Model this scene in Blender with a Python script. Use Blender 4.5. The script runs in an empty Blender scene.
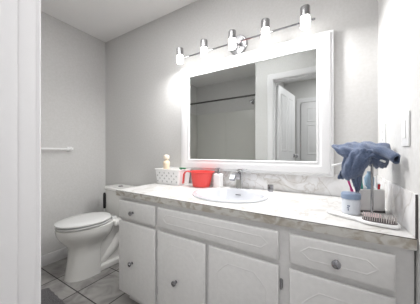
import bpy, bmesh, math, random
from mathutils import Vector, Matrix
random.seed(4)
SC = bpy.context.scene
COL = SC.collection

# ------------------------------------------------------------ camera
cd = bpy.data.cameras.new('camera'); cam = bpy.data.objects.new('camera', cd); COL.objects.link(cam)
cam.location = (0, 0, 1.094)
cam.rotation_euler = (math.radians(90), 0, math.radians(30.5))
cd.sensor_fit = 'HORIZONTAL'; cd.sensor_width = 36.0
cd.lens = 36.0 * 203 / 420
cd.shift_y = 0.5 / 420
cd.clip_start = 0.02
SC.camera = cam
SC.view_settings.view_transform = 'Standard'
SC.view_settings.look = 'None'
SC.view_settings.gamma = 1
SC.view_settings.use_curve_mapping = False
SC.view_settings.exposure = 0.0

# ------------------------------------------------------------ world and added fill lights
w = bpy.data.worlds.new('world'); SC.world = w; w.use_nodes = True
w.node_tree.nodes['Background'].inputs[0].default_value = (0.9, 0.95, 1, 1)
w.node_tree.nodes['Background'].inputs[1].default_value = 0.3


def area(name, loc, rot, sx, sy, power, color=(1, 1, 1)):
    l = bpy.data.lights.new(name, 'AREA'); l.shape = 'RECTANGLE'; l.size = sx; l.size_y = sy
    l.energy = power; l.color = color
    o = bpy.data.objects.new(name, l); COL.objects.link(o)
    o.location = loc; o.rotation_euler = rot
    return o


area('bathroom_fill_light', (-0.95, 0.68, 2.42), (0, 0, 0), 1.3, 0.5, 9.0, (0.99, 0.99, 1.0))  # added fill under the ceiling, no fixture here; lifts the left side
area('hall_fill_light', (0.35, -0.55, 2.42), (0, 0, 0), 0.9, 0.7, 18.0, (0.985, 0.99, 1.0))  # added fill for the hall and doorway, not a fixture
BULB_STRENGTH = 13.0
DOWN_WATTS = 3.7


# ------------------------------------------------------------ materials
def mat(name, color, rough=0.5, metal=0.0, **kw):
    m = bpy.data.materials.new(name); m.use_nodes = True
    nt = m.node_tree; b = nt.nodes['Principled BSDF']
    b.inputs['Base Color'].default_value = (*color, 1)
    b.inputs['Roughness'].default_value = rough
    b.inputs['Metallic'].default_value = metal
    for k, v in kw.items():
        b.inputs[k.replace('_', ' ')].default_value = v
    return m


def noise(m, scale=20, detail=4, c1=None, c2=None, bump=0.0, pos=(0.35, 0.65), dist=0.01):
    nt = m.node_tree; b = nt.nodes['Principled BSDF']
    tc = nt.nodes.new('ShaderNodeTexCoord'); n = nt.nodes.new('ShaderNodeTexNoise')
    n.inputs['Scale'].default_value = scale; n.inputs['Detail'].default_value = detail
    nt.links.new(tc.outputs['Object'], n.inputs['Vector'])
    if c1:
        r = nt.nodes.new('ShaderNodeValToRGB')
        r.color_ramp.elements[0].position = pos[0]; r.color_ramp.elements[1].position = pos[1]
        r.color_ramp.elements[0].color = (*c1, 1); r.color_ramp.elements[1].color = (*c2, 1)
        nt.links.new(n.outputs['Fac'], r.inputs['Fac']); nt.links.new(r.outputs['Color'], b.inputs['Base Color'])
    if bump:
        bp = nt.nodes.new('ShaderNodeBump'); bp.inputs['Strength'].default_value = bump
        bp.inputs['Distance'].default_value = dist
        nt.links.new(n.outputs['Fac'], bp.inputs['Height']); nt.links.new(bp.outputs['Normal'], b.inputs['Normal'])
    return m


def g(v):  # sRGB 0-255 -> linear
    return tuple(((x / 255) / 12.92 if x / 255 < .04045 else ((x / 255 + .055) / 1.055) ** 2.4) for x in v)


M = {}
M['wall'] = noise(mat('wall_paint', g((215, 213, 210)), 0.75), 60, 3, g((214, 213, 211)), g((219, 218, 217)), 0.08, dist=0.002)
M['ceiling'] = noise(mat('ceiling_paint', g((250, 249, 248)), 0.85), 90, 3, bump=0.15, dist=0.002)
M['trim'] = noise(mat('trim_paint', g((232, 231, 232)), 0.35), 30, 2, bump=0.02, dist=0.002)
M['cab'] = noise(mat('cabinet_paint', g((232, 231, 230)), 0.42), 45, 5, g((230, 229, 228)), g((235, 234, 233)), 0.12, dist=0.003)
M['frame'] = mat('mirror_frame_paint', g((230, 230, 231)), 0.3)
M['mirror'] = mat('mirror_silver', (0.69, 0.71, 0.70), 0.015, 1.0)
M['chrome'] = mat('chrome', (0.74, 0.74, 0.75), 0.1, 1.0)
M['brushed'] = mat('brushed_chrome', (0.42, 0.42, 0.43), 0.25, 1.0)
M['knob'] = mat('dark_chrome', (0.36, 0.36, 0.38), 0.08, 1.0)
M['rod'] = mat('dark_metal', (0.1, 0.095, 0.09), 0.35, 0.8)
M['porcelain'] = mat('porcelain', g((236, 235, 232)), 0.12, Coat_Weight=0.4)
M['sink'] = mat('sink_porcelain', g((206, 208, 213)), 0.1, Coat_Weight=0.4)
M['plastic'] = mat('white_plastic', g((246, 246, 246)), 0.35)
M['seat'] = mat('seat_plastic', g((226, 226, 225)), 0.22)
M['red'] = mat('red_plastic', g((232, 78, 74)), 0.35)
M['cream'] = mat('cream_plastic', g((232, 214, 190)), 0.4)
M['cap'] = mat('cream_cap', g((240, 226, 208)), 0.35)
M['dark'] = mat('dark_plastic', g((38, 38, 40)), 0.5)
M['seam'] = mat('counter_seam', g((60, 52, 46)), 0.7)
M['grey'] = mat('grey_plastic', g((118, 118, 120)), 0.4)
M['green'] = mat('green_plastic', g((10, 120, 70)), 0.4)
M['lid_blue'] = mat('blue_grey_lid', g((140, 158, 185)), 0.4)
M['jar'] = mat('jar_plastic', g((225, 230, 238)), 0.3)
M['ink'] = mat('jar_ink', g((70, 84, 130)), 0.6)
M['holder'] = mat('holder_ceramic', g((240, 239, 238)), 0.3)
M['rubber'] = mat('holder_rubber', g((88, 86, 86)), 0.6)
M['pink'] = mat('pink_soap', g((240, 214, 214)), 0.5)
M['magenta'] = mat('magenta_plastic', g((215, 60, 140)), 0.35)
M['teal'] = mat('teal_plastic', g((40, 150, 140)), 0.35)
M['navy'] = mat('navy_plastic', g((30, 40, 80)), 0.35)
M['crimson'] = mat('crimson_plastic', g((205, 30, 50)), 0.35)
M['bottle'] = mat('pale_blue_plastic', g((176, 205, 228)), 0.15, Transmission_Weight=0.35)
M['tile_w'] = mat('tub_surround', g((218, 217, 212)), 0.25)
M['tub'] = mat('tub_enamel', g((232, 230, 226)), 0.15)
M['bristle'] = mat('bristle', g((200, 194, 192)), 0.6)
M['cushion'] = mat('brush_cushion', g((96, 90, 90)), 0.7)
M['rug'] = noise(mat('rug_pile', g((110, 108, 110)), 0.95), 260, 4, g((84, 83, 86)), g((140, 138, 140)), 0.9, dist=0.01)
M['towel'] = noise(mat('towel_terry', g((84, 104, 140)), 0.95, Sheen_Weight=0.35), 420, 3, g((58, 72, 100)), g((104, 120, 150)), 0.8, dist=0.004)

# marble laminate: countertop sheet and the paler splash sheet
def marble(name, ca, cb, cv):
  m = mat(name, (1, 1, 1), 0.3); M[name] = m
  nt = m.node_tree; b = nt.nodes['Principled BSDF']
  tc = nt.nodes.new('ShaderNodeTexCoord')
  n1 = nt.nodes.new('ShaderNodeTexNoise'); n1.inputs['Scale'].default_value = 7; n1.inputs['Detail'].default_value = 8; n1.inputs['Distortion'].default_value = 1.6
  r1 = nt.nodes.new('ShaderNodeValToRGB')
  r1.color_ramp.elements[0].position = 0.36; r1.color_ramp.elements[0].color = (*g(ca), 1)
  r1.color_ramp.elements[1].position = 0.56; r1.color_ramp.elements[1].color = (*g(cb), 1)
  n2 = nt.nodes.new('ShaderNodeTexNoise'); n2.inputs['Scale'].default_value = 3.2; n2.inputs['Detail'].default_value = 6; n2.inputs['Distortion'].default_value = 2.6
  r2 = nt.nodes.new('ShaderNodeValToRGB')
  for e_, (p_, c_) in zip(r2.color_ramp.elements, ((0.47, (1, 1, 1)), (0.5, g(cv)))):
      e_.position = p_; e_.color = (*c_, 1)
  e_ = r2.color_ramp.elements.new(0.53); e_.color = (1, 1, 1, 1)
  mx = nt.nodes.new('ShaderNodeMix'); mx.data_type = 'RGBA'; mx.blend_type = 'MULTIPLY'; mx.inputs[0].default_value = 1
  nt.links.new(tc.outputs['Object'], n1.inputs['Vector']); nt.links.new(tc.outputs['Object'], n2.inputs['Vector'])
  nt.links.new(n1.outputs['Fac'], r1.inputs['Fac']); nt.links.new(n2.outputs['Fac'], r2.inputs['Fac'])
  nt.links.new(r1.outputs['Color'], mx.inputs[6]); nt.links.new(r2.outputs['Color'], mx.inputs[7])
  nt.links.new(mx.outputs[2], b.inputs['Base Color'])


marble('marble', (194, 192, 188), (209, 208, 207), (228, 225, 221))
marble('splash', (220, 218, 216), (240, 240, 241), (228, 225, 221))

# the front strip of laminate: blockier tan flecks
m = mat('marble_edge', (1, 1, 1), 0.4); M['marble_edge'] = m
nt = m.node_tree; b = nt.nodes['Principled BSDF']
tc = nt.nodes.new('ShaderNodeTexCoord'); mp = nt.nodes.new('ShaderNodeMapping'); mp.inputs['Scale'].default_value = (13, 13, 20)
n1 = nt.nodes.new('ShaderNodeTexNoise'); n1.inputs['Scale'].default_value = 1.4; n1.inputs['Detail'].default_value = 5; n1.inputs['Distortion'].default_value = 0.8
r1 = nt.nodes.new('ShaderNodeValToRGB')
r1.color_ramp.elements[0].position = 0.40; r1.color_ramp.elements[0].color = (*g((174, 166, 154)), 1)
r1.color_ramp.elements[1].position = 0.54; r1.color_ramp.elements[1].color = (*g((208, 206, 201)), 1)
nt.links.new(tc.outputs['Object'], mp.inputs['Vector']); nt.links.new(mp.outputs[0], n1.inputs['Vector'])
nt.links.new(n1.outputs['Fac'], r1.inputs['Fac']); nt.links.new(r1.outputs['Color'], b.inputs['Base Color'])

# floor tiles
m = mat('slate_tile', (1, 1, 1), 0.45); M['floor'] = m
nt = m.node_tree; b = nt.nodes['Principled BSDF']
tc = nt.nodes.new('ShaderNodeTexCoord'); mp = nt.nodes.new('ShaderNodeMapping')
mp.inputs['Location'].default_value = (2.373, -0.845 + 0.335 * 10, 0)
br = nt.nodes.new('ShaderNodeTexBrick'); br.offset = 0; br.squash = 1
br.inputs['Scale'].default_value = 1; br.inputs['Brick Width'].default_value = 0.3335; br.inputs['Row Height'].default_value = 0.335
br.inputs['Mortar Size'].default_value = 0.0045; br.inputs['Mortar Smooth'].default_value = 0.2; br.inputs['Bias'].default_value = 0
br.inputs['Color1'].default_value = (0.85, 0.85, 0.85, 1); br.inputs['Color2'].default_value = (1.08, 1.08, 1.08, 1)
br.inputs['Mortar'].default_value = (*g((50, 45, 42)), 1)
n1 = nt.nodes.new('ShaderNodeTexNoise'); n1.inputs['Scale'].default_value = 6; n1.inputs['Detail'].default_value = 9; n1.inputs['Distortion'].default_value = 1.2
r1 = nt.nodes.new('ShaderNodeValToRGB')
r1.color_ramp.elements[0].position = 0.34; r1.color_ramp.elements[0].color = (*g((132, 129, 127)), 1)
r1.color_ramp.elements[1].position = 0.66; r1.color_ramp.elements[1].color = (*g((180, 178, 175)), 1)
mx = nt.nodes.new('ShaderNodeMix'); mx.data_type = 'RGBA'; mx.blend_type = 'MULTIPLY'; mx.inputs[0].default_value = 1
bp = nt.nodes.new('ShaderNodeBump'); bp.inputs['Strength'].default_value = 0.35; bp.inputs['Distance'].default_value = 0.004
L = nt.links.new
L(tc.outputs['Object'], mp.inputs['Vector']); L(mp.outputs[0], br.inputs['Vector']); L(tc.outputs['Object'], n1.inputs['Vector'])
L(n1.outputs['Fac'], r1.inputs['Fac']); L(r1.outputs['Color'], mx.inputs[6]); L(br.outputs['Color'], mx.inputs[7])
L(mx.outputs[2], b.inputs['Base Color']); L(n1.outputs['Fac'], bp.inputs['Height']); L(bp.outputs['Normal'], b.inputs['Normal'])

# lit crystal of the lamp shades
m = bpy.data.materials.new('lit_crystal'); m.use_nodes = True; M['crystal'] = m
nt = m.node_tree; b = nt.nodes['Principled BSDF']
tc = nt.nodes.new('ShaderNodeTexCoord'); vo = nt.nodes.new('ShaderNodeTexVoronoi'); vo.inputs['Scale'].default_value = 70
mr = nt.nodes.new('ShaderNodeMapRange'); mr.inputs[1].default_value = 0.15; mr.inputs[2].default_value = 0.75
mr.inputs[3].default_value = 1.25 * BULB_STRENGTH; mr.inputs[4].default_value = 0.5 * BULB_STRENGTH
nt.links.new(tc.outputs['Object'], vo.inputs['Vector']); nt.links.new(vo.outputs['Distance'], mr.inputs[0])
b.inputs['Base Color'].default_value = (0.9, 0.9, 0.9, 1); b.inputs['Roughness'].default_value = 0.1
b.inputs['Emission Color'].default_value = (1, 0.985, 0.96, 1)
nt.links.new(mr.outputs[0], b.inputs['Emission Strength'])


# ------------------------------------------------------------ mesh helpers
def smooth(bm, ang=35):
    for f in bm.faces: f.smooth = True
    for e in bm.edges:
        if len(e.link_faces) == 2 and e.calc_face_angle(0) > math.radians(ang): e.smooth = False


def obj(name, bm, m, parent=None, mats=None, fix=True):
    if fix: bmesh.ops.recalc_face_normals(bm, faces=bm.faces)
    smooth(bm)
    me = bpy.data.meshes.new(name); bm.to_mesh(me); bm.free()
    o = bpy.data.objects.new(name, me); COL.objects.link(o)
    for k in (mats or [m]): me.materials.append(M[k])
    if parent: o.parent = parent
    return o


def box(bm, x0, x1, y0, y1, z0, z1, bev=0.0, seg=2, mi=0, mtx=None):
    vs = [bm.verts.new((x, y, z)) for z in (z0, z1) for y in (y0, y1) for x in (x0, x1)]
    fs = [bm.faces.new([vs[i] for i in q]) for q in
          ((0, 2, 3, 1), (4, 5, 7, 6), (0, 1, 5, 4), (2, 6, 7, 3), (0, 4, 6, 2), (1, 3, 7, 5))]
    if bev:
        es = list({e for f in fs for e in f.edges})
        r = bmesh.ops.bevel(bm, geom=es, offset=bev, segments=seg, affect='EDGES', profile=0.5)
        vs = list({v for f in r['faces'] for v in f.verts} | {v for v in vs if v.is_valid})
        fs = list({f for v in vs for f in v.link_faces})
    for f in fs: f.material_index = mi
    if mtx:
        for v in vs: v.co = mtx @ v.co
    return vs


def loft(bm, rings, cap0=True, cap1=True, mi=0, closed=True):
    R_ = [[bm.verts.new(p) for p in r] for r in rings]
    n = len(R_[0])
    for a, c in zip(R_, R_[1:]):
        for i in range(n if closed else n - 1):
            j = (i + 1) % n
            bm.faces.new((a[i], a[j], c[j], c[i])).material_index = mi
    if cap0: bm.faces.new(R_[0][::-1]).material_index = mi
    if cap1: bm.faces.new(R_[-1]).material_index = mi
    return R_


def circ(c, r, z, n=24, ry=None, pw=1.0):
    out = []
    for i in range(n):
        a = 2 * math.pi * i / n
        ca, sa = math.cos(a), math.sin(a)
        ca = math.copysign(abs(ca) ** pw, ca); sa = math.copysign(abs(sa) ** pw, sa)
        out.append((c[0] + r * ca, c[1] + (ry or r) * sa, z))
    return out


def lathe(bm, prof, c=(0, 0), n=24, mi=0, cap0=True, cap1=True):
    return loft(bm, [circ(c, max(r, 1e-4), z, n) for r, z in prof], cap0, cap1, mi)


def tube(bm, pts, r, n=10, mi=0, caps=True):
    pts = [Vector(p) for p in pts]
    rr = r if isinstance(r, (list, tuple)) else [r] * len(pts)
    rings = []; up = None
    for i, p in enumerate(pts):
        t = (pts[min(i + 1, len(pts) - 1)] - pts[max(i - 1, 0)]).normalized()
        if up is None: up = t.orthogonal().normalized()
        up = (up - t * up.dot(t)).normalized(); s = t.cross(up)
        rings.append([p + up * rr[i] * math.cos(2 * math.pi * k / n) + s * rr[i] * math.sin(2 * math.pi * k / n) for k in range(n)])
    return loft(bm, rings, caps, caps, mi)


def ycyl(bm, c, prof, n=20, mi=0):
    """lathe about the y axis; prof of (radius, y offset)"""
    return loft(bm, [[(c[0] + r * math.cos(2 * math.pi * i / n), c[1] + y, c[2] + r * math.sin(2 * math.pi * i / n)) for i in range(n)] for r, y in prof], True, True, mi)


def empty(name, loc, rz=0):
    o = bpy.data.objects.new(name, None); COL.objects.link(o); o.location = loc; o.rotation_euler = (0, 0, rz)
    o.empty_display_size = 0.05
    return o


def tag(o, label, cat, group=None):
    o['label'] = label; o['category'] = cat
    if group: o['group'] = group
    return o


def struct(name, bm, m, label=None, parent=None, mats=None):
    o = obj(name, bm, m, parent, mats)
    if parent is None: o['kind'] = 'structure'
    if label: o['label'] = label
    return o


def sbox(name, m, label, *a, **k):
    bm = bmesh.new(); box(bm, *a, **k); return struct(name, bm, m, label)


# ------------------------------------------------------------ room shell
XL, XR, YB, ZC = -2.377, 0.24, 1.5, 2.448
YD = 0.2155            # room face of the wall with the doorway
YH = 0.085            # hall face
XT = -0.878           # end of tub alcove
JL, JR, ZD = -0.637, 0.135, 2.045
sbox('floor', 'floor', 'grey slate tile floor with dark grout', XL - .1, 1.6, -1.35, YB + .1, -0.06, 0)
sbox('ceiling', 'ceiling', 'plain off-white ceiling', XL - .1, 1.6, -1.35, YB + .1, ZC, ZC + .06)
sbox('wall_back', 'wall', 'pale grey wall behind the mirror and toilet', XL - .1, 1.6, YB, YB + .1, 0, ZC)
sbox('wall_left', 'wall', 'pale grey wall carrying the towel bar', XL - .1, XL, -0.66, YB, 0, ZC)
sbox('wall_right', 'wall', 'pale wall carrying the switch plates', XR, XR + .1, YD, YB, 0, ZC)
bm = bmesh.new()
box(bm, XT, JL - .02, YH, YD, 0, ZC)
box(bm, JR + .02, 1.6, YH, YD, 0, ZC)
box(bm, JL - .02, JR + .02, YH, YD, ZD + .02, ZC)
struct('wall_front', bm, 'wall', 'pale wall with the open doorway, seen in the mirror')
sbox('wall_alcove_end', 'wall', 'short wall closing the bathtub alcove', XT, XT + .115, -1.25, YH, 0, ZC)
sbox('wall_alcove_back', 'wall', 'wall behind the bathtub', XL, XT, -0.66, -0.56, 0, ZC)
sbox('wall_hall', 'wall', 'hallway wall seen through the doorway', XT + .115, 1.6, -1.35, -1.25, 0, ZC)
sbox('wall_hall_end', 'wall', 'end wall of the hallway', 1.5, 1.6, -1.25, YH, 0, ZC)

# baseboards
sbox('baseboard_left', 'trim', 'white baseboard under the towel bar', XL, XL + .014, YD, YB, 0, .105, bev=.003)
sbox('baseboard_back', 'trim', 'white baseboard behind the toilet', XL + .014, -1.30, YB - .014, YB, 0, .105, bev=.003)

# jamb and casing of the doorway
bm = bmesh.new()
box(bm, JL - .02, JL, YH - .002, YD + .002, 0, ZD, bev=.001)
box(bm, JR, JR + .02, YH - .002, YD + .002, 0, ZD, bev=.001)
box(bm, JL - .02, JR + .02, YH - .002, YD + .002, ZD, ZD + .02, bev=.001)
box(bm, JL, JL + .011, .125, .18, 0, ZD, bev=.002)
box(bm, JR - .011, JR, .125, .18, 0, ZD, bev=.002)
box(bm, JL, JR, .125, .18, ZD - .011, ZD, bev=.002)
struct('trim_1', bm, 'trim', 'white painted jamb lining the open doorway')


def casing(name, label, x0, x1, zt, yf, dy, wd=.072):
    # profiled casing swept round the opening; yf is the wall face, dy the side it projects to
    prof = [(0.0, 0), (0.0, .012), (.005, .016), (.02, .018), (.045, .02), (wd - .006, .022), (wd, .017), (wd, 0)]
    bm = bmesh.new()
    rings = []
    for (sx, px, pz) in ((-1, x0, 0), (-1, x0, zt), (1, x1, zt), (1, x1, 0)):
        rings.append([(px + sx * o, yf + dy * d, pz + (o if pz else 0)) for o, d in prof])
    loft(bm, rings)
    return struct(name, bm, 'trim', label)


casing('trim_2', 'white casing around the bathroom side of the doorway', JL - .004, JR + .004 - 0.0, ZD + .004, YD, 1)
# hall side door in the far wall
casing('trim_3', 'white casing around the closed hallway door', -0.47, 0.31, 2.035, -1.25, 1, .075)


def door(name, label, loc, rz, w_, knob_at, panels):
    """six panel door; local x from the hinge along the door, y is thickness"""
    bm = bmesh.new()
    h = 2.02; th = .035
    box(bm, 0, w_, -th / 2, th / 2, .012, h, bev=.002)
    st = .11; mid = .1; pw = (w_ - 2 * st - mid) / 2
    for sx in (st, st + pw + mid):
        for z0, z1 in panels:
            for sgn in (-1, 1):
                # sunk moulding ring and raised field
                o0 = sgn * th / 2
                ring = lambda ins, d: [(sx + ins, o0 + sgn * d, z0 + ins), (sx + pw - ins, o0 + sgn * d, z0 + ins), (sx + pw - ins, o0 + sgn * d, z1 - ins), (sx + ins, o0 + sgn * d, z1 - ins)]
                loft(bm, [ring(-.008, 0), ring(-.004, .006), ring(.006, .006), ring(.012, .0012), ring(.028, .0012), ring(.05, .006)], False, True)
    d = struct(name, bm, 'trim', label)
    d.location = loc; d.rotation_euler = (0, 0, rz)
    for sgn in (-1, 1):
        bm = bmesh.new()
        c = (knob_at, sgn * th / 2, 1.04)
        ycyl(bm, c, [(.03, 0), (.03, sgn * .006), (.012, sgn * .01), (.011, sgn * .03), (.024, sgn * .036), (.028, sgn * .05), (.02, sgn * .062), (.002, sgn * .064)])
        k = obj('door_knob', bm, 'brushed', d); k['label'] = 'round metal door knob'
    return d


door('door_1', 'white panelled door standing open into the hall, seen in the mirror', (JL + .02, YH - .01, 0), math.radians(-81), .72, .66, ((.24, .98), (1.12, 1.92)))
door('door_2', 'white closed six-panel door across the hallway, seen in the mirror', (-0.46, -1.228, 0), 0, .76, .70, ((.24, .94), (1.07, 1.6), (1.67, 1.91)))

# ------------------------------------------------------------ tub alcove (seen in the mirror)
bm = bmesh.new()
box(bm, XL + .001, XT - .001, -.556, .19, 0, .40)
bmesh.ops.delete(bm, geom=[f for f in bm.faces if f.normal.z > .9 or all(v.co.z > .39 for v in f.verts)], context='FACES')
x0, x1, y0, y1 = XL + .001, XT - .001, -.556, .19


def rr(x0, x1, y0, y1, z, rad, n=6):
    out = []
    for cx, cy, a0 in ((x1 - rad, y1 - rad, 0), (x0 + rad, y1 - rad, 90), (x0 + rad, y0 + rad, 180), (x1 - rad, y0 + rad, 270)):
        for i in range(n + 1):
            a = math.radians(a0 + 90 * i / n); out.append((cx + rad * math.cos(a), cy + rad * math.sin(a), z))
    return out


loft(bm, [rr(x0, x1, y0, y1, .40, .002), rr(x0 + .07, x1 - .07, y0 + .06, y1 - .08, .405, .1), rr(x0 + .09, x1 - .09, y0 + .08, y1 - .1, .36, .1), rr(x0 + .16, x1 - .14, y0 + .12, y1 - .13, .08, .1)], False, True)
tag(obj('bathtub', bm, 'tub'), 'white bathtub in the alcove facing the mirror', 'bathtub')
bm = bmesh.new()
box(bm, XL + .001, XT - .001, -.559, -.547, .405, 1.86, bev=.002)
box(bm, XL + .001, XL + .013, -.547, .19, .405, 1.86, bev=.002)
box(bm, XT - .013, XT - .001, -.547, .19, .405, 1.86, bev=.002)
box(bm, -1.72, -1.70, -.547, -.542, .405, 1.85, bev=.001)
struct('trim_4', bm, 'tile_w', 'beige bath surround panels, seen in the mirror')

rod = empty('shower_curtain_rod', (XL, .16, 1.905)); tag(rod, 'dark metal shower curtain rod spanning the bathtub alcove, seen in the mirror', 'curtain rod')
bm = bmesh.new(); tube(bm, [(.002, 0, 0), (XT - XL - .002, 0, 0)], .0125, 14); obj('rod', bm, 'rod', rod)
for xx in (.002, XT - XL - .016):
    bm = bmesh.new(); tube(bm, [(xx, 0, 0), (xx + .014, 0, 0)], .03, 18); obj('flange', bm, 'brushed', rod)
sh = empty('shower_fixture', (XT - .014, -.16, 1.98)); tag(sh, 'chrome shower fixture on a bent arm at the end of the bathtub alcove', 'shower head')
bm = bmesh.new(); tube(bm, [(0, 0, 0), (-.05, 0, .01), (-.1, 0, -.01), (-.135, 0, -.05)], .009); obj('shower_arm', bm, 'chrome', sh)
bm = bmesh.new(); tube(bm, [(-.13, 0, -.045), (-.145, 0, -.065), (-.165, 0, -.09), (-.175, 0, -.1)], [.012, .02, .042, .044], 20); obj('spray_head', bm, 'brushed', sh)

# ------------------------------------------------------------ mirror
mr_ = empty('wall_mirror', (-.575, 1.487, 1.398)); tag(mr_, 'large wall mirror in a wide white frame above the sink', 'mirror')
X0, X1, Z0, Z1 = -1.172 + .575, .022 + .575, .942 - 1.398, 1.855 - 1.398
fw = .094


def fr(ins, d): return [(X0 + ins, -d, Z0 + ins), (X1 - ins, -d, Z0 + ins), (X1 - ins, -d, Z1 - ins), (X0 + ins, -d, Z1 - ins)]


bm = bmesh.new()
loft(bm, [fr(0, 0), fr(0, .02), fr(.004, .024), fr(.014, .024), fr(.018, .03), fr(.022, .034), fr(.06, .034), fr(.066, .031), fr(.084, .028), fr(.088, .031), fr(.092, .029), fr(fw, .024), fr(fw, .0)], False, False)
obj('frame', bm, 'frame', mr_)
bm = bmesh.new(); box(bm, X0 + .085, X1 - .085, -.018, -.012, Z0 + .085, Z1 - .085); obj('mirror_glass', bm, 'mirror', mr_)
bm = bmesh.new(); box(bm, X0 + .03, X1 - .03, -.011, .0125, Z0 + .03, Z1 - .03); obj('backing', bm, 'frame', mr_)

# ------------------------------------------------------------ light bar
ZBAR = 1.931; YBULB = 1.378
lb = empty('vanity_light', (-.621, 1.5, ZBAR)); tag(lb, 'chrome five-lamp bar light on the wall above the mirror', 'wall light')
bm = bmesh.new(); tube(bm, [(-.53, -.072, 0), (.545, -.072, 0)], .006, 10); obj('bar', bm, 'knob', lb)
bm = bmesh.new(); ycyl(bm, (.0, 0, .01), [(.076, -.001), (.076, -.012), (.07, -.02), (.03, -.024), (.002, -.025)], 36)
bp_ = obj('wall_plate', bm, 'brushed', lb)
bm = bmesh.new()
tube(bm, [(-.05, -.028, .05), (.05, -.072, -.05)], .004, 8); tube(bm, [(.05, -.028, .05), (-.05, -.072, -.05)], .004, 8)
tube(bm, [(0, -.02, .01), (0, -.072, 0)], .009, 10)
obj('crossed_arms', bm, 'chrome', bp_)
for i in range(5):
    x = (i - 2) * .2455; y = YBULB - 1.5
    lp = None
    bm = bmesh.new()
    tube(bm, [(x, -.072, 0), (x, y + .02, .012)], .006, 8)
    lathe(bm, [(.027, .0), (.0285, .002), (.0285, .056), (.027, .06), (.01, .061)], (x, y), 28)
    sc_ = obj('lamp_socket', bm, 'brushed', lb)
    bm = bmesh.new()
    lathe(bm, [(.02, -.001), (.026, -.004), (.027, -.06), (.024, -.066), (.004, -.067)], (x, y), 24)
    gl = obj('lamp_shade', bm, 'crystal', sc_); gl['label'] = 'lit bubbled glass cylinder'
    dl = bpy.data.lights.new('downlight', 'AREA'); dl.shape = 'DISK'; dl.size = .04; dl.energy = DOWN_WATTS; dl.color = (1, .995, .99)
    do = bpy.data.objects.new('downlight', dl); COL.objects.link(do); do.parent = sc_; do.location = (x, y, -.072)

# ------------------------------------------------------------ vanity
# local frame: x runs along the front to the left end, y into the wall
ANG = math.atan2(.925 - .879, -1.335 - .24)      # direction of the front edge
P0 = Vector((.24, .879))
ex = Vector((math.cos(ANG), math.sin(ANG))); ey = Vector((-ex.y, ex.x))
if ey.y < 0: ey = -ey
TH = math.atan2(-ex.y, -ex.x)                     # rotation whose +x points right along the front


def vp(k, d): return P0 + ex * k + ey * d          # k = distance from right end, d = depth


ZT, ZU = .8214, .786
# body
van = empty('vanity_cabinet', (vp(1.56, .02).x, vp(1.56, .02).y, 0), TH)
tag(van, 'long off-white painted bathroom vanity cabinet under the marble counter', 'cabinet')
W = 1.555


def kx(k): return 1.56 - k   # local x


bm = bmesh.new()
box(bm, 0.012, W, 0, .018, .105, .783)                 # face frame slab
box(bm, 0.012, .03, .018, .50, .105, .783)
box(bm, W - .02, W, .018, .5, .105, .783)
box(bm, .03, W - .02, .49, .50, .105, .783)
box(bm, .03, W - .02, .018, .49, .105, .125)
bd = obj('body', bm, 'cab', van)
bm = bmesh.new(); box(bm, .02, W - .0, .065, .08, .001, .105); box(bm, .02, .035, .08, .5, .001, .105); obj('toe_kick', bm, 'cab', van)


def front(name, k0, k1, z0, z1, kind):
    """raised slab with a routed panel line"""
    bm = bmesh.new()
    xa, xb = kx(k1), kx(k0); t = .023
    ring = lambda ins, d: [(xa + ins, -d, z0 + ins), (xb - ins, -d, z0 + ins), (xb - ins, -d, z1 - ins), (xa + ins, -d, z1 - ins)]
    loft(bm, [ring(.007, .0005), ring(.007, .007), ring(0, .0085), ring(0, .017), ring(.003, .021), ring(.009, t), ], False, True)
    pts = []
    if kind == 'drawer':
        mx_, mz, c = .045, .036, .03
        a, b_, l, h = xa + mx_, xb - mx_, z0 + mz, z1 - mz
        zc = (l + h) / 2
        pts = [(a, zc), (a + c * .5, zc + .012), (a + c, h), (b_ - c, h), (b_ - c * .5, zc + .012), (b_, zc), (b_ - c * .5, zc - .012), (b_ - c, l), (a + c, l), (a + c * .5, zc - .012)]
    elif kind == 'door':
        mx_, mz, c = .052, .06, .045
        a, b_, l, h = xa + mx_, xb - mx_, z0 + mz, z1 - mz
        pts = [(a, l + c), (a, h - c - .012), (a + .012, h - c), (a + c * .6, h - c * .6), (a + c, h - .012), (a + c + .012, h), (b_ - c - .012, h), (b_ - c, h - .012), (b_ - c * .6, h - c * .6), (b_ - .012, h - c), (b_, h - c - .012), (b_, l + c),
               (b_ - .012, l + c - .012), (b_ - c, l + .012), (b_ - c - .012, l), (a + c + .012, l), (a + c, l + .012), (a + .012, l + c - .012)]
    if pts:
        n = len(pts)
        cen = Vector((sum(p[0] for p in pts) / n, sum(p[1] for p in pts) / n))
        P = [Vector(p) for p in pts]
        nor = []
        area2 = sum(P[i].x * P[(i + 1) % n].y - P[(i + 1) % n].x * P[i].y for i in range(n))
        sg = 1 if area2 > 0 else -1
        for i in range(n):
            e0 = (P[i] - P[i - 1]).normalized(); e1 = (P[(i + 1) % n] - P[i]).normalized()
            n0 = Vector((e0.y, -e0.x)) * sg; n1_ = Vector((e1.y, -e1.x)) * sg
            v = (n0 + n1_).normalized(); nor.append(v / max(.5, v.dot(n0)))
        rings = [[(P[i].x + nor[i].x * o, -(t + d), P[i].y + nor[i].y * o) for i in range(n)] for o, d in ((.0035, -.0005), (.0018, .001), (0, .0013), (-.0018, .001), (-.0035, -.0005))]
        loft(bm, rings, False, False)
    return obj(name, bm, 'cab', van)


def knob(parent, k, z):
    bm = bmesh.new(); c = (kx(k), -.0231, z)
    ycyl(bm, c, [(.009, 0), (.009, -.002), (.005, -.004), (.005, -.012), (.013, -.016), (.0155, -.021), (.0145, -.026), (.009, -.029), (.001, -.03)], 20)
    o = obj('knob', bm, 'knob', parent); o['label'] = 'round chrome knob'


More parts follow.
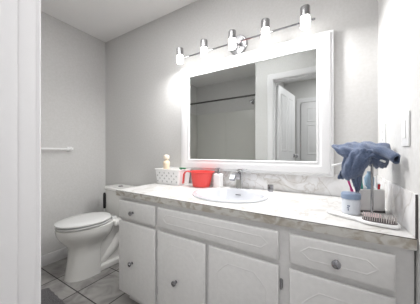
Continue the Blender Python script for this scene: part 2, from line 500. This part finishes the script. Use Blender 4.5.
def hinge(parent, k, z):
    bm = bmesh.new(); x = kx(k)
    tube(bm, [(x, -.006, z - .022), (x, -.006, z + .022)], .0045, 10)
    box(bm, x - .006, x + .006, -.003, -.0005, z - .018, z + .018)
    obj('hinge', bm, 'knob', parent)


d1 = front('drawer', 1.179, 1.543, .634, .757, 'plain'); knob(d1, 1.385, .686)
dd = front('door', 1.179, 1.543, .112, .612, 'plain'); knob(dd, 1.392, .346)
fp = front('false_drawer_front', .428, 1.153, .636, .757, 'drawer')
dd = front('door', .802, 1.153, .112, .612, 'door'); knob(dd, 1.0, .352); hinge(dd, 1.161, .53); hinge(dd, 1.161, .235)
dd = front('door', .428, .778, .112, .612, 'door'); knob(dd, .602, .352); hinge(dd, .419, .53); hinge(dd, .419, .235)
dd = front('drawer', .053, .384, .636, .757, 'drawer'); knob(dd, .219, .69)
dd = front('door', .053, .384, .112, .612, 'door'); knob(dd, .219, .352)

# countertop with an oval hole for the basin
SX, SY, RX, RY = -.556, 1.178, .245, .2
c_ = empty('countertop', (0, 0, 0)); tag(c_, 'white and grey marble-look countertop with tan flecked front edge', 'countertop')
bm = bmesh.new()
fl, frr, brr, bl = vp(1.5755, 0), vp(.002, 0), Vector((XR - .002, YB - .002)), Vector((-1.335, YB - .002))
fr_ = Vector((XR - .002, frr.y))
corners = [fr_, brr, bl, fl]
N = 64
inner = [(SX + (RX - .02) * math.cos(2 * math.pi * i / N), SY + (RY - .02) * math.sin(2 * math.pi * i / N)) for i in range(N)]


def hit(dx, dy):
    best = 1e9
    for i in range(4):
        a, b_ = corners[i], corners[(i + 1) % 4]
        e = b_ - a; den = dx * e.y - dy * e.x
        if abs(den) < 1e-9: continue
        t = ((a.x - SX) * e.y - (a.y - SY) * e.x) / den
        s_ = ((a.x - SX) * dy - (a.y - SY) * dx) / den
        if t > 0 and -1e-6 <= s_ <= 1 + 1e-6: best = min(best, t)
    return (SX + dx * best, SY + dy * best)


angs = sorted([(math.atan2(q[1] - SY, q[0] - SX), q) for q in inner] + [(math.atan2(q.y - SY, q.x - SX), None) for q in corners], key=lambda t: t[0])
inn, out = [], []
for a, q in angs:
    inn.append((SX + (RX - .02) * math.cos(math.atan2(math.sin(a) / (RY - .02), math.cos(a) / (RX - .02))), SY + (RY - .02) * math.sin(math.atan2(math.sin(a) / (RY - .02), math.cos(a) / (RX - .02)))))
    out.append(hit(math.cos(a), math.sin(a)))
loft(bm, [[(x, y, ZU) for x, y in inn], [(x, y, ZT) for x, y in inn], [(x, y, ZT) for x, y in out], [(x, y, ZU) for x, y in out], [(x, y, ZU) for x, y in inn]], False, False)
bmesh.ops.remove_doubles(bm, verts=bm.verts, dist=1e-5)
obj('slab', bm, 'marble', c_)
# front strip
bm = bmesh.new()
a, b_ = vp(1.578, -.002), vp(.004, -.002)
for (p, q) in (((a, b_)),):
    o2 = ey * .0018
    vs = []
    loft(bm, [[(p.x, p.y, ZU - .001), (p.x + o2.x, p.y + o2.y, ZU - .001), (p.x + o2.x, p.y + o2.y, ZT - .0015), (p.x, p.y, ZT - .0015)],
              [(q.x, q.y, ZU - .001), (q.x + o2.x, q.y + o2.y, ZU - .001), (q.x + o2.x, q.y + o2.y, ZT - .0015), (q.x, q.y, ZT - .0015)]])
ee = obj('front_edge', bm, 'marble_edge', c_); ee['label'] = 'grey edge strip with tan flecks'
bm = bmesh.new()
loft(bm, [[(p.x - ey.x * .0004, p.y - ey.y * .0004, ZT - .0016), (p.x + ey.x * .002, p.y + ey.y * .002, ZT - .0016), (p.x + ey.x * .002, p.y + ey.y * .002, ZT + .0004), (p.x - ey.x * .0004, p.y - ey.y * .0004, ZT + .0004)] for p in (a, b_)])
obj('edge_seam', bm, 'seam', ee)
bm = bmesh.new(); lf = [(-1.337, .923), (-1.337, YB - .002)]
box(bm, -1.3375, -1.3355, .9235, YB - .003, ZU - .001, ZT - .0015); obj('side_edge', bm, 'marble_edge', c_)
bm = bmesh.new(); box(bm, -1.335, XR - .0075, 1.4885, YB - .0005, ZT + .0002, .956, bev=.0015)
tag(obj('backsplash', bm, 'splash'), 'low grey-veined marble-look backsplash running under the mirror', 'backsplash')
bm = bmesh.new(); box(bm, XR - .0065, XR - .0005, .8835, YB - .0005, ZT + .0002, .962, bev=.0015)
tag(obj('side_splash', bm, 'splash'), 'marble-look splash panel against the right wall beside the hairbrush', 'side splash')
SS = bpy.data.objects['side_splash']
bm = bmesh.new(); box(bm, XR - .0065, XR - .0005, .8822, .8834, ZT + .0002, .961); o = obj('raw_edge', bm, 'rubber', SS); o['label'] = 'dark raw edge'

# sink
bm = bmesh.new()


def el(rx, ry, z, n=48, sy=0): return [(rx * math.cos(2 * math.pi * i / n), sy + ry * math.sin(2 * math.pi * i / n), z) for i in range(n)]


loft(bm, [el(RX, RY, .0004), el(RX, RY, .006), el(RX - .004, RY - .004, .0105), el(RX - .014, RY - .014, .012), el(RX - .024, RY - .024, .01), el(RX - .032, RY - .03, .0), el(RX - .045, RY - .042, -.04), el(RX - .08, RY - .075, -.09), el(RX - .14, RY - .12, -.125), el(.022, .022, -.135)], False, True)
sk = obj('bathroom_sink', bm, 'sink'); sk.location = (SX, SY, ZT)
tag(sk, 'white oval drop-in sink set in the marble counter', 'sink')
bm = bmesh.new(); lathe(bm, [(.02, -.1345), (.021, -.132), (.016, -.1315), (.012, -.133)], (0, 0), 20); obj('drain', bm, 'chrome', sk)
bm = bmesh.new(); box(bm, -.02, .02, RY - .045, RY - .041, -.03, -.022, bev=.0015); obj('overflow_slot', bm, 'grey', sk)

# faucet
fc = empty('faucet', (-.585, 1.43, ZT)); tag(fc, 'chrome single-lever faucet standing behind the oval sink', 'faucet')
bm = bmesh.new(); loft(bm, [circ((0, 0), .085, z, 32, .026, .7) for z in (.0004, .005)] + [circ((0, 0), .078, .008, 32, .02, .7)]); obj('base_plate', bm, 'chrome', fc)
bm = bmesh.new(); loft(bm, [[(x * s_, y * s_, z) for x, y in ((-.022, -.02), (.022, -.02), (.022, .02), (-.022, .02))] for s_, z in ((1.1, .008), (1, .02), (.9, .11), (.92, .125))])
bmesh.ops.bevel(bm, geom=[e for e in bm.edges if abs(e.verts[0].co.z - e.verts[1].co.z) > .005], offset=.004, segments=2, affect='EDGES'); obj('faucet_body', bm, 'chrome', fc)
bm = bmesh.new()
path = [(0, -.01, .085), (0, -.04, .108), (0, -.075, .115), (0, -.115, .106), (0, -.135, .082)]
rings = []
for i, p in enumerate(path):
    q0, q1 = Vector(path[max(0, i - 1)]), Vector(path[min(4, i + 1)]); t = (q1 - q0).normalized(); nn = Vector((0, -t.z, t.y)) * (.011 if i else .02)
    pv = Vector(p); rings.append([pv + nn + Vector((.017, 0, 0)), pv + nn - Vector((.017, 0, 0)), pv - nn - Vector((.017, 0, 0)), pv - nn + Vector((.017, 0, 0))])
loft(bm, rings); obj('spout', bm, 'knob', fc)
bm = bmesh.new(); box(bm, -.019, .019, -.018, .018, .127, .142, bev=.003); box(bm, -.012, .06, -.011, .011, .143, .15, bev=.002); obj('lever', bm, 'chrome', fc)

# small chrome fitting right of the faucet
ag = empty('soap_pump_cap', (-.345, 1.392, ZT)); tag(ag, 'small chrome cylindrical fitting on the counter right of the faucet', 'counter fitting')
bm = bmesh.new(); lathe(bm, [(.029, .0004), (.029, .004), (.024, .008), (.02, .009)], n=28); obj('collar', bm, 'plastic', ag)
bm = bmesh.new(); lathe(bm, [(.0185, .009), (.019, .05), (.017, .055), (.004, .056)], n=24); obj('cap', bm, 'knob', ag)
bm = bmesh.new(); box(bm, -.01, .004, -.0205, -.017, .024, .046, bev=.001); obj('opening', bm, 'rubber', ag)

# ------------------------------------------------------------ toilet
TX = -1.92
to = empty('toilet', (TX, 1.12, 0), math.radians(-5)); tag(to, 'white two-piece toilet with closed lid between the left wall and vanity', 'toilet')


def egg(yf, yb, hw, z, n=36, pw=.85, wide=.6):
    """egg outline: tip at yf (towards -y), back at yb; widest at fraction `wide`"""
    out = []; ym = yf + (yb - yf) * wide
    for i in range(n):
        a = 2 * math.pi * i / n; ca, sa = math.cos(a), math.sin(a)
        x = hw * math.copysign(abs(ca) ** .95, ca)
        y = ym + ((yb - ym) * abs(sa) ** pw if sa > 0 else -(ym - yf) * abs(sa))
        out.append((x, y - 1.12, z))
    return out


bm = bmesh.new()
PB = dict(pw=.3, wide=.6)
loft(bm, [egg(.860, 1.13, .128, .0, **PB), egg(.862, 1.13, .127, .01, **PB), egg(.876, 1.13, .118, .10, **PB), egg(.888, 1.13, .110, .2, **PB), egg(.888, 1.14, .110, .255, **PB), egg(.872, 1.18, .122, .285, pw=.5, wide=.6), egg(.838, 1.23, .150, .325, pw=.7, wide=.6), egg(.815, 1.25, .170, .36), egg(.803, 1.255, .178, .385), egg(.798, 1.26, .182, .41), egg(.796, 1.26, .182, .436), egg(.806, 1.255, .174, .443)])
obj('bowl', bm, 'porcelain', to)
bm = bmesh.new()
box(bm, -.155, .16, .10, .335, .385, .445, bev=.015, seg=3)
# sculpted trapway
loft(bm, [rr(-.078, .078, -.04, .30, .0, .03), rr(-.078, .078, -.04, .30, .2, .03), rr(-.10, .10, -.04, .32, .38, .03)])
tube(bm, [(0, .04, .32), (0, .14, .33), (0, .21, .28), (0, .24, .16), (0, .23, .03)], [.085, .095, .10, .10, .095], 18)
box(bm, -.115, .115, -.02, .33, .0, .055, bev=.012, seg=3)
tube(bm, [(.045, .02, .07), (.06, .12, .16), (.06, .19, .27), (.055, .25, .36)], [.04, .05, .055, .06], 12)
tube(bm, [(-.045, .02, .07), (-.06, .12, .16), (-.06, .19, .27), (-.055, .25, .36)], [.04, .05, .055, .06], 12)
obj('trapway', bm, 'porcelain', to)
for s_ in (-1, 1):
    bm = bmesh.new(); lathe(bm, [(.014, .056), (.014, .066), (.008, .076), (.001, .078)], (s_ * .088, .19), 14); obj('bolt_cap', bm, 'plastic', to)
bm = bmesh.new()
Q = dict(pw=1.0, wide=.56)
loft(bm, [egg(.812, 1.225, .172, .4455, **Q), egg(.797, 1.236, .184, .449, **Q), egg(.795, 1.238, .186, .452, **Q), egg(.795, 1.238, .186, .459, **Q), egg(.803, 1.235, .179, .4625, **Q)])
st_ = obj('seat', bm, 'seat', to)
bm = bmesh.new()
loft(bm, [egg(.812, 1.225, .170, .4705, **Q), egg(.795, 1.238, .185, .4725, **Q), egg(.793, 1.24, .187, .475, **Q), egg(.793, 1.24, .187, .484, **Q), egg(.808, 1.235, .173, .491, **Q), egg(.87, 1.19, .105, .496, **Q)])
obj('lid', bm, 'seat', to)
for s_ in (-1, 1):
    bm = bmesh.new(); box(bm, s_ * .075 - .025, s_ * .075 + .025, .105, .15, .4445, .469, bev=.005); obj('seat_hinge', bm, 'seat', to)
bm = bmesh.new()
loft(bm, [rr(-.16, .185, .185, .335, .446, .03), rr(-.168, .194, .175, .34, .465, .035), rr(-.172, .2, .165, .345, .70, .035)])
tk = obj('tank', bm, 'porcelain', to)
bm = bmesh.new()
loft(bm, [rr(-.178, .206, .157, .350, .701, .035), rr(-.182, .21, .15, .352, .707, .04), rr(-.182, .21, .15, .352, .725, .04), rr(-.174, .202, .16, .346, .735, .035)])
tl = obj('tank_lid', bm, 'porcelain', to)
bm = bmesh.new(); lathe(bm, [(.024, .7352), (.024, .741), (.018, .745), (.002, .746)], (.0, .25), 24); obj('flush_button', bm, 'brushed', to)

tb = empty('toilet_brush', (-2.245, 1.405, 0)); tag(tb, 'white toilet brush with a black grip standing in the corner behind the toilet', 'toilet brush')
bm = bmesh.new(); lathe(bm, [(.04, .0005), (.042, .01), (.038, .12), (.034, .13), (.02, .132)], n=20); obj('holder', bm, 'plastic', tb)
bm = bmesh.new(); lathe(bm, [(.008, .1325), (.008, .449)], n=14); obj('shaft', bm, 'plastic', tb)
bm = bmesh.new(); lathe(bm, [(.012, .4495), (.015, .47), (.016, .61), (.009, .63)], n=14); o = obj('grip', bm, 'dark', tb); o['label'] = 'black grip'

# towel bar on the left wall
tw = empty('towel_bar', (XL, .86, 1.132)); tag(tw, 'short white towel bar on the left wall near the doorway', 'towel bar')
bm = bmesh.new(); box(bm, .045, .06, -.28, .245, -.008, .008, bev=.003); obj('bar', bm, 'plastic', tw)
for yy in (-.26, .235):
    bm = bmesh.new(); box(bm, .0005, .01, yy - .022, yy + .022, -.022, .022, bev=.003); box(bm, .01, .066, yy - .012, yy + .012, -.013, .013, bev=.003)
    obj('bracket', bm, 'plastic', tw)

# bath mat
bm = bmesh.new()
nx, ny = 40, 24
G = [[bm.verts.new((-.42 + .84 * i / nx + (.008 * math.sin(j * 2.1) if i in (0, nx) else 0), -.25 + .5 * j / ny + (.003 * math.sin(i * 1.7) + .004 * random.random() if j in (0, ny) else 0),
                    (.004 if i in (0, nx) or j in (0, ny) else .018 + .006 * random.random()))) for j in range(ny + 1)] for i in range(nx + 1)]
for i in range(nx):
    for j in range(ny): bm.faces.new((G[i][j], G[i + 1][j], G[i + 1][j + 1], G[i][j + 1]))
bd_ = [G[i][0] for i in range(nx + 1)] + [G[nx][j] for j in range(1, ny + 1)] + [G[i][ny] for i in range(nx - 1, -1, -1)] + [G[0][j] for j in range(ny - 1, 0, -1)]
lowr = [bm.verts.new((v.co.x, v.co.y, .0005)) for v in bd_]
for i in range(len(bd_)):
    j = (i + 1) % len(bd_); bm.faces.new((bd_[i], lowr[i], lowr[j], bd_[j]))
bm.faces.new(lowr)
rg = obj('bath_mat', bm, 'rug'); rg.location = (-1.55, .475, 0); rg.rotation_euler = (0, 0, math.radians(-3))
tag(rg, 'dark grey shaggy bath mat lying on the slate tiles before the bathtub', 'bath mat')


# ------------------------------------------------------------ switch plates
def plate(name, label, y, z, w_, h_, kind):
    p = empty(name, (XR, y, z)); tag(p, label, 'wall plate')
    bm = bmesh.new(); box(bm, -.006, -.0004, -w_ / 2, w_ / 2, -h_ / 2, h_ / 2, bev=.002); obj('cover_plate', bm, 'plastic', p)
    if kind == 'switch':
        bm = bmesh.new(); box(bm, -.009, -.006, -.0165, .0165, -.033, .033, bev=.001); rk = obj('rocker', bm, 'plastic', p)
    else:
        bm = bmesh.new()
        for zz in (-.02, .02):
            box(bm, -.0085, -.006, -.016, .016, zz - .014, zz + .014, bev=.003)
        for zz in (-.02, .02):
            for yy in (-.006, .006): box(bm, -.0088, -.0084, yy - .001, yy + .001, zz - .004, zz + .005, mi=1)
        obj('receptacle', bm, None, p, mats=['plastic', 'dark'])
    return p


plate('light_switch', 'white light switch plate on the right wall, nearer the viewer', .990, 1.178, .08, .122, 'switch')
plate('power_outlet', 'white power outlet plate on the right wall above the blue towel', 1.338, 1.178, .075, .118, 'outlet')

# ------------------------------------------------------------ counter items, left
bk = empty('storage_basket', (-1.197, 1.385, ZT + .0006)); tag(bk, 'white perforated plastic basket at the left end of the counter', 'basket')
bm = bmesh.new()
bw, bd2, bh = .128, .075, .122
loft(bm, [rr(-bw, bw, -bd2, bd2, 0, .02), rr(-bw - .012, bw + .012, -bd2 - .01, bd2 + .01, bh, .022), rr(-bw - .018, bw + .018, -bd2 - .016, bd2 + .016, bh + .002, .026), rr(-bw - .018, bw + .018, -bd2 - .016, bd2 + .016, bh + .008, .026), rr(-bw - .01, bw + .01, -bd2 - .008, bd2 + .008, bh + .008, .02), rr(-bw + .004, bw - .004, -bd2 + .004, bd2 - .004, .004, .018)], True, True)
for i in range(9):
    for j in range(4):
        if (i + j) % 2: continue
        x = -.105 + .0262 * i; z = .025 + .024 * j
        yb_ = -bd2 - .01 * z / bh - .0008
        for (dx, dz) in ((0, .005), (0, -.005), (.005, 0), (-.005, 0)):
            ycyl(bm, (x + dx, yb_, z + dz), [(.0026, .0), (.0026, -.0004)], 8, mi=1)
obj('basket_body', bm, None, bk, mats=['plastic', 'grey'])

lo = empty('lotion_bottle', (-1.26, 1.37, ZT + .006)); tag(lo, 'cream lotion bottle with a round cap standing in the white basket', 'bottle')
bm = bmesh.new(); lathe(bm, [(.026, 0), (.029, .01), (.03, .09), (.027, .14), (.031, .165), (.028, .185), (.017, .198), (.015, .202)], n=24); obj('bottle_body', bm, 'cream', lo)
bm = bmesh.new(); lathe(bm, [(.018, .2025), (.026, .21), (.028, .225), (.024, .24), (.012, .246), (.002, .247)], n=24); obj('cap', bm, 'cap', lo)

gt = empty('comb', (-1.088, 1.36, ZT + .006))
tag(gt, 'small dark green comb poking over the right rim of the white basket', 'comb')
bm = bmesh.new(); box(bm, -.006, .006, -.01, .01, .0, .128, bev=.003); obj('handle', bm, 'green', gt)
bm = bmesh.new(); box(bm, -.012, .05, -.009, .009, .1282, .139, bev=.003); obj('comb_head', bm, 'green', gt)

# red pitcher
rp = empty('bath_pitcher', (-.888, 1.37, ZT + .0006)); tag(rp, 'bright red plastic pitcher with a hooked handle beside the white basket', 'pitcher')
bm = bmesh.new()


def pit(r, z, sp=0.0, n=40):
    out = []
    for i in range(n):
        a = 2 * math.pi * i / n; d = (math.cos(a - math.radians(15)))
        q = r + sp * max(0, d) ** 8
        out.append((q * math.cos(a), q * math.sin(a) * .95, z))
    return out


loft(bm, [pit(.066, 0), pit(.07, .004), pit(.086, .112, .012), pit(.091, .115, .018), pit(.091, .122, .02), pit(.085, .122, .017), pit(.066, .006)], True, True)
obj('pitcher_body', bm, 'red', rp)
bm = bmesh.new()
hp = [(-.085, -.03, .115), (-.105, -.038, .12), (-.125, -.045, .115), (-.135, -.05, .095), (-.138, -.052, .06), (-.141, -.053, .02)]
rings = []
for i, p in enumerate(hp):
    q0, q1 = Vector(hp[max(0, i - 1)]), Vector(hp[min(len(hp) - 1, i + 1)]); t = (q1 - q0).normalized(); sdv = Vector((.35, -.94, 0)); nn = t.cross(sdv).normalized() * .004; sd2 = sdv * .017
    pv = Vector(p); rings.append([pv + nn + sd2, pv + nn - sd2, pv - nn - sd2, pv - nn + sd2])
loft(bm, rings); obj('handle', bm, 'red', rp)

pb = empty('soap_dispenser', (-.757, 1.415, ZT + .0006)); tag(pb, 'white soap pump bottle with grey nozzle beside the red pitcher', 'soap dispenser')
bm = bmesh.new(); loft(bm, [rr(-.029, .029, -.029, .029, 0, .008), rr(-.031, .031, -.031, .031, .004, .01), rr(-.031, .031, -.031, .031, .098, .01), rr(-.026, .026, -.026, .026, .105, .01)]); obj('bottle_body', bm, 'plastic', pb)
bm = bmesh.new(); lathe(bm, [(.013, .105), (.013, .118), (.006, .12), (.006, .138), (.01, .139), (.01, .15), (.003, .151)], n=16); box(bm, -.006, .006, -.045, .0, .141, .149, bev=.002); obj('pump_nozzle', bm, 'grey', pb)

# ------------------------------------------------------------ counter items, right
ZI = ZT + .0006
jr = empty('cream_jar', (.082, 1.105, ZI)); tag(jr, 'round white cosmetic jar with a blue-grey lid left of the toothbrush holder', 'jar')
bm = bmesh.new(); lathe(bm, [(.032, 0), (.035, .004), (.035, .062), (.032, .066)], n=32); jb = obj('jar_body', bm, 'jar', jr)
bm = bmesh.new(); lathe(bm, [(.034, .0665), (.037, .068), (.037, .088), (.034, .092), (.004, .093)], n=32); obj('lid', bm, 'lid_blue', jr)
bm = bmesh.new()
for (a0, a1, z0_, z1_) in ((245, 262, .036, .041), (242, 256, .028, .032), (248, 254, .018, .026)):
    for k in range(3):
        aa = math.radians(a0 + (a1 - a0) * (k / 3)); ab = math.radians(a0 + (a1 - a0) * ((k + .8) / 3)); r_ = .0353
        vs = [bm.verts.new((r_ * math.cos(t), r_ * math.sin(t), z)) for t, z in ((aa, z0_), (ab, z0_), (ab, z1_), (aa, z1_))]
        bm.faces.new(vs)
obj('printing', bm, 'ink', jb)

th_ = empty('toothbrush_holder', (.155, 1.195, ZI), math.radians(22)); tag(th_, 'pale grey rectangular holder full of toothbrushes behind the towel stand', 'toothbrush holder')
hw_, hd_ = .057, .034
bm = bmesh.new()
loft(bm, [rr(-hw_ + .003, hw_ - .003, -hd_ + .003, hd_ - .003, .008, .014), rr(-hw_, hw_, -hd_, hd_, .012, .016), rr(-hw_, hw_, -hd_, hd_, .103, .016), rr(-hw_ + .004, hw_ - .004, -hd_ + .004, hd_ - .004, .105, .014), rr(-hw_ + .007, hw_ - .007, -hd_ + .007, hd_ - .007, .1, .012), rr(-hw_ + .009, hw_ - .009, -hd_ + .009, hd_ - .009, .016, .01)])
obj('cup', bm, 'holder', th_)
bm = bmesh.new(); loft(bm, [rr(-hw_ - .001, hw_ + .001, -hd_ - .001, hd_ + .001, 0, .016), rr(-hw_ - .001, hw_ + .001, -hd_ - .001, hd_ + .001, .0078, .016)]); obj('base', bm, 'rubber', th_)

cH = Vector((.155, 1.195)); cr, sr = math.cos(math.radians(22)), math.sin(math.radians(22))


def hpt(x, y): return (cH.x + x * cr - y * sr, cH.y + x * sr + y * cr)


def toothbrush(x, y, tx, ty, ln, mh, label):
    X, Y = hpt(x, y)
    t = empty('toothbrush', (X, Y, ZI + .018)); tag(t, label, 'toothbrush', 'toothbrushes in the grey holder')
    bm = bmesh.new(); p = lambda f: (tx * f, ty * f, ln * f)
    tube(bm, [p(0), p(.25), p(.6), p(.75), p(.85), p(1)], [.004, .0055, .006, .004, .0045, .005], 10); obj('handle', bm, mh, t)
    bm = bmesh.new(); q = Vector(p(.92)); box(bm, q.x - .005, q.x + .005, q.y + .0045, q.y + .014, q.z - .012, q.z + .012, bev=.001); obj('bristles', bm, 'plastic', t)
    return t


toothbrush(-.045, .0, -.038, -.02, .125, 'magenta', 'magenta toothbrush leaning left out of the grey holder')
toothbrush(-.030, -.012, -.02, -.012, .112, 'navy', 'dark navy toothbrush in the grey holder')
toothbrush(-.018, .012, -.005, -.01, .15, 'teal', 'teal green toothbrush standing behind the towel stand pole')
toothbrush(.03, -.012, .008, -.004, .108, 'crimson', 'crimson red toothbrush leaning right in the grey holder')
X, Y = hpt(.012, .012)
bt = empty('mouthwash_bottle', (X, Y, ZI + .0175)); tag(bt, 'pale blue translucent bottle standing among the toothbrushes', 'bottle')
bm = bmesh.new(); lathe(bm, [(.0085, 0), (.0095, .004), (.0095, .09), (.019, .10), (.02, .135), (.012, .15), (.009, .155), (.009, .165), (.002, .166)], n=22); obj('bottle_body', bm, 'bottle', bt)

# towel stand
ts = empty('towel_stand', (.155, 1.09, ZI)); tag(ts, 'slim chrome countertop towel stand holding up the blue towel', 'towel stand')
bm = bmesh.new(); lathe(bm, [(.032, 0), (.034, .004), (.032, .011), (.02, .014), (.008, .015)], n=32); o = obj('base', bm, 'pink', ts); o['label'] = 'pale pink round base'
bm = bmesh.new(); lathe(bm, [(.0048, .015), (.0048, .25)], n=14); obj('pole', bm, 'brushed', ts)
bm = bmesh.new(); tube(bm, [(-.145, .015, .21), (-.07, .005, .234), (0, 0, .245), (.02, -.02, .243), (.035, -.04, .235)], .0045, 10); obj('cross_arm', bm, 'plastic', ts)

# towel: folded sheets laid over the stand, one continuous object
TOWEL = {'patches': [[[(0.0103, 1.1667, 1.1211), (0.0884, 1.2359, 1.1468), (0.1504, 1.2492, 1.1457), (0.2164, 1.1952, 1.1325)], [(0.0059, 1.1292, 1.1251), (0.0743, 1.1463, 1.1525), (0.1517, 1.1687, 1.1467), (0.2279, 1.1323, 1.1342)], [(0.0175, 1.0896, 1.1055), (0.0763, 1.0663, 1.1048), (0.1386, 1.0682, 1.1254), (0.2173, 1.0797, 1.1041)], [(0.0641, 1.1055, 1.0645), (0.0819, 1.0463, 1.0792), (0.1354, 1.043, 1.0715), (0.2033, 1.0715, 1.0637)]], [[(0.0602, 1.1032, 1.0736), (0.0875, 1.0729, 1.1092), (0.122, 1.07, 1.1131), (0.1603, 1.0809, 1.1045)], [(0.0403, 1.0799, 1.0424), (0.0809, 1.0342, 1.0626), (0.1142, 1.0306, 1.0715), (0.16, 1.0576, 1.0756)], [(0.0441, 1.0821, 0.9887), (0.0737, 1.0299, 1.0082), (0.1085, 1.0388, 1.0174), (0.137, 1.0556, 1.0506)], [(0.0563, 1.1009, 0.9784), (0.0809, 1.0806, 0.9647), (0.1136, 1.0883, 0.9835), (0.133, 1.0764, 1.0283)]], [[(0.0575, 1.1249, 1.0454), (0.0743, 1.1463, 1.0449), (0.0904, 1.1558, 1.0449), (0.1065, 1.1653, 1.0449)], [(0.0496, 1.1202, 1.0222), (0.0662, 1.1416, 1.0215), (0.0824, 1.1511, 1.0215), (0.0985, 1.1606, 1.0215)], [(0.0416, 1.1155, 0.9991), (0.0582, 1.1368, 0.9981), (0.0743, 1.1463, 0.9981), (0.0904, 1.1558, 1.0027)], [(0.0336, 1.1108, 0.9713), (0.0456, 1.1178, 0.9713), (0.0622, 1.1392, 0.9747), (0.0783, 1.1487, 0.984)]], [[(0.0742, 1.0882, 1.0164), (0.0912, 1.0751, 1.0181), (0.1087, 1.0737, 1.0276), (0.1286, 1.0971, 1.0398)], [(0.0818, 1.0927, 0.9854), (0.095, 1.0773, 0.9878), (0.1123, 1.0759, 0.9976), (0.1286, 1.0971, 1.0138)], [(0.0895, 1.0972, 0.9499), (0.0998, 1.0917, 0.9515), (0.1099, 1.0861, 0.9661), (0.1211, 1.0927, 0.9835)], [(0.1009, 1.104, 0.9233), (0.1048, 1.1062, 0.9189), (0.1086, 1.1085, 0.9189), (0.1124, 1.1107, 0.9277)]], [[(0.1257, 1.0721, 1.0961), (0.1584, 1.0682, 1.1085), (0.1825, 1.0592, 1.1081), (0.212, 1.0533, 1.0999)], [(0.1314, 1.0639, 1.0626), (0.1562, 1.0321, 1.0681), (0.1848, 1.0373, 1.0723), (0.2086, 1.0513, 1.0763)], [(0.1419, 1.0933, 1.0404), (0.1655, 1.0724, 1.034), (0.1917, 1.0762, 1.0306), (0.2058, 1.0845, 1.047)], [(0.1582, 1.1377, 1.0386), (0.1791, 1.1385, 1.0217), (0.1995, 1.1389, 1.0268), (0.2108, 1.1455, 1.0355)]]], 'roll': [(0.1584, 1.0682, 1.1043), (0.1825, 1.0592, 1.1001), (0.1993, 1.0342, 1.0882), (0.211, 1.0064, 1.0753), (0.2164, 0.9921, 1.0683)], 'roll_r': [0.014, 0.017, 0.016, 0.016, 0.0165]}
bm = bmesh.new()


def bez(p, t): return [(1 - t) ** 3, 3 * t * (1 - t) ** 2, 3 * t * t * (1 - t), t ** 3]


def patch(rows, nu=26, nv=18, amp=.0048, seed=0.0):
    rows = [[Vector(q) for q in r] for r in rows]
    G = []
    for i in range(nu + 1):
        bu = bez(None, i / nu); L_ = []
        for j in range(nv + 1):
            bv = bez(None, j / nv); p = Vector((0, 0, 0))
            for a in range(4):
                for b2 in range(4): p = p + rows[b2][a] * (bu[a] * bv[b2])
            k = amp * (math.sin(i * .75 + j * .35 + seed) + .6 * math.sin(j * .9 - i * .4 + seed * 2) + .4 * math.sin(i * 1.7 + seed))
            p = p + Vector((-.2, -.6, .77)) * k
            p.x = min(p.x, .221)
            L_.append(bm.verts.new(p))
        G.append(L_)
    for i in range(nu):
        for j in range(nv): bm.faces.new((G[i][j], G[i + 1][j], G[i + 1][j + 1], G[i][j + 1]))


for k, rows in enumerate(TOWEL['patches']): patch(rows, seed=k * 1.3)
tube(bm, [Vector(TOWEL['roll'][1]), Vector(TOWEL['roll'][2])], [.0165, .0155], 18)
R_ = tube(bm, TOWEL['roll'], TOWEL['roll_r'], 18, caps=False)
for r__ in R_:
    for v in r__: v.co.x = min(v.co.x, .221)
tw_ = obj('hand_towel', bm, 'towel', fix=False)
sm = tw_.modifiers.new('thick', 'SOLIDIFY'); sm.thickness = .0045; sm.offset = 0
tag(tw_, 'crumpled slate-blue towel draped over the chrome stand', 'towel')

# hairbrush
hb = empty('hairbrush', (.165, .985, ZI), math.radians(-9)); tag(hb, 'white paddle hairbrush lying bristles up at the counter corner', 'hairbrush')
bm = bmesh.new()
ol = []
hwid = [(-.185, .006), (-.18, .011), (-.16, .0125), (-.1, .009), (-.075, .010), (-.062, .022), (-.045, .034), (-.02, .0375), (.03, .0375), (.045, .035), (.053, .024), (.055, .012)]
up_ = [(x, h) for x, h in hwid]; dn = [(x, -h) for x, h in reversed(hwid)]
ol = up_ + dn


def bl_(ins, z): return [(x * (1 - ins * .04), y * (1 - ins * .12) + 3.2 * min(0, x + .06) ** 2, z) for x, y in ol]


loft(bm, [bl_(1, 0.0), bl_(0, .004), bl_(0, .010), bl_(1, .0135)])
obj('paddle', bm, 'plastic', hb)
bm = bmesh.new()
cu = [(-.004 + .052 * math.copysign(abs(math.cos(a)) ** .6, math.cos(a)), .031 * math.copysign(abs(math.sin(a)) ** .6, math.sin(a))) for a in [2 * math.pi * i / 32 for i in range(32)]]
loft(bm, [[(x, y, .0138) for x, y in cu], [(x * .97, y * .95, .0165) for x, y in cu], [(x * .7, y * .7, .0185) for x, y in cu]]); obj('cushion', bm, 'cushion', hb)
bm = bmesh.new()
for i in range(15):
    for j in range(9):
        x = -.05 + .0066 * i; y = -.027 + .00675 * j
        if abs((x + .004) / .052) ** 3 + abs(y / .031) ** 3 > 1: continue
        tube(bm, [(x, y, .016), (x * 1.04 + .001, y * 1.06, .035)], [.0011, .0009], 5)
        tube(bm, [(x * 1.04 + .001, y * 1.06, .0345), (x * 1.04 + .001, y * 1.06, .0365)], .0016, 5)
o = obj('bristles', bm, 'bristle', hb); o['kind'] = 'stuff'
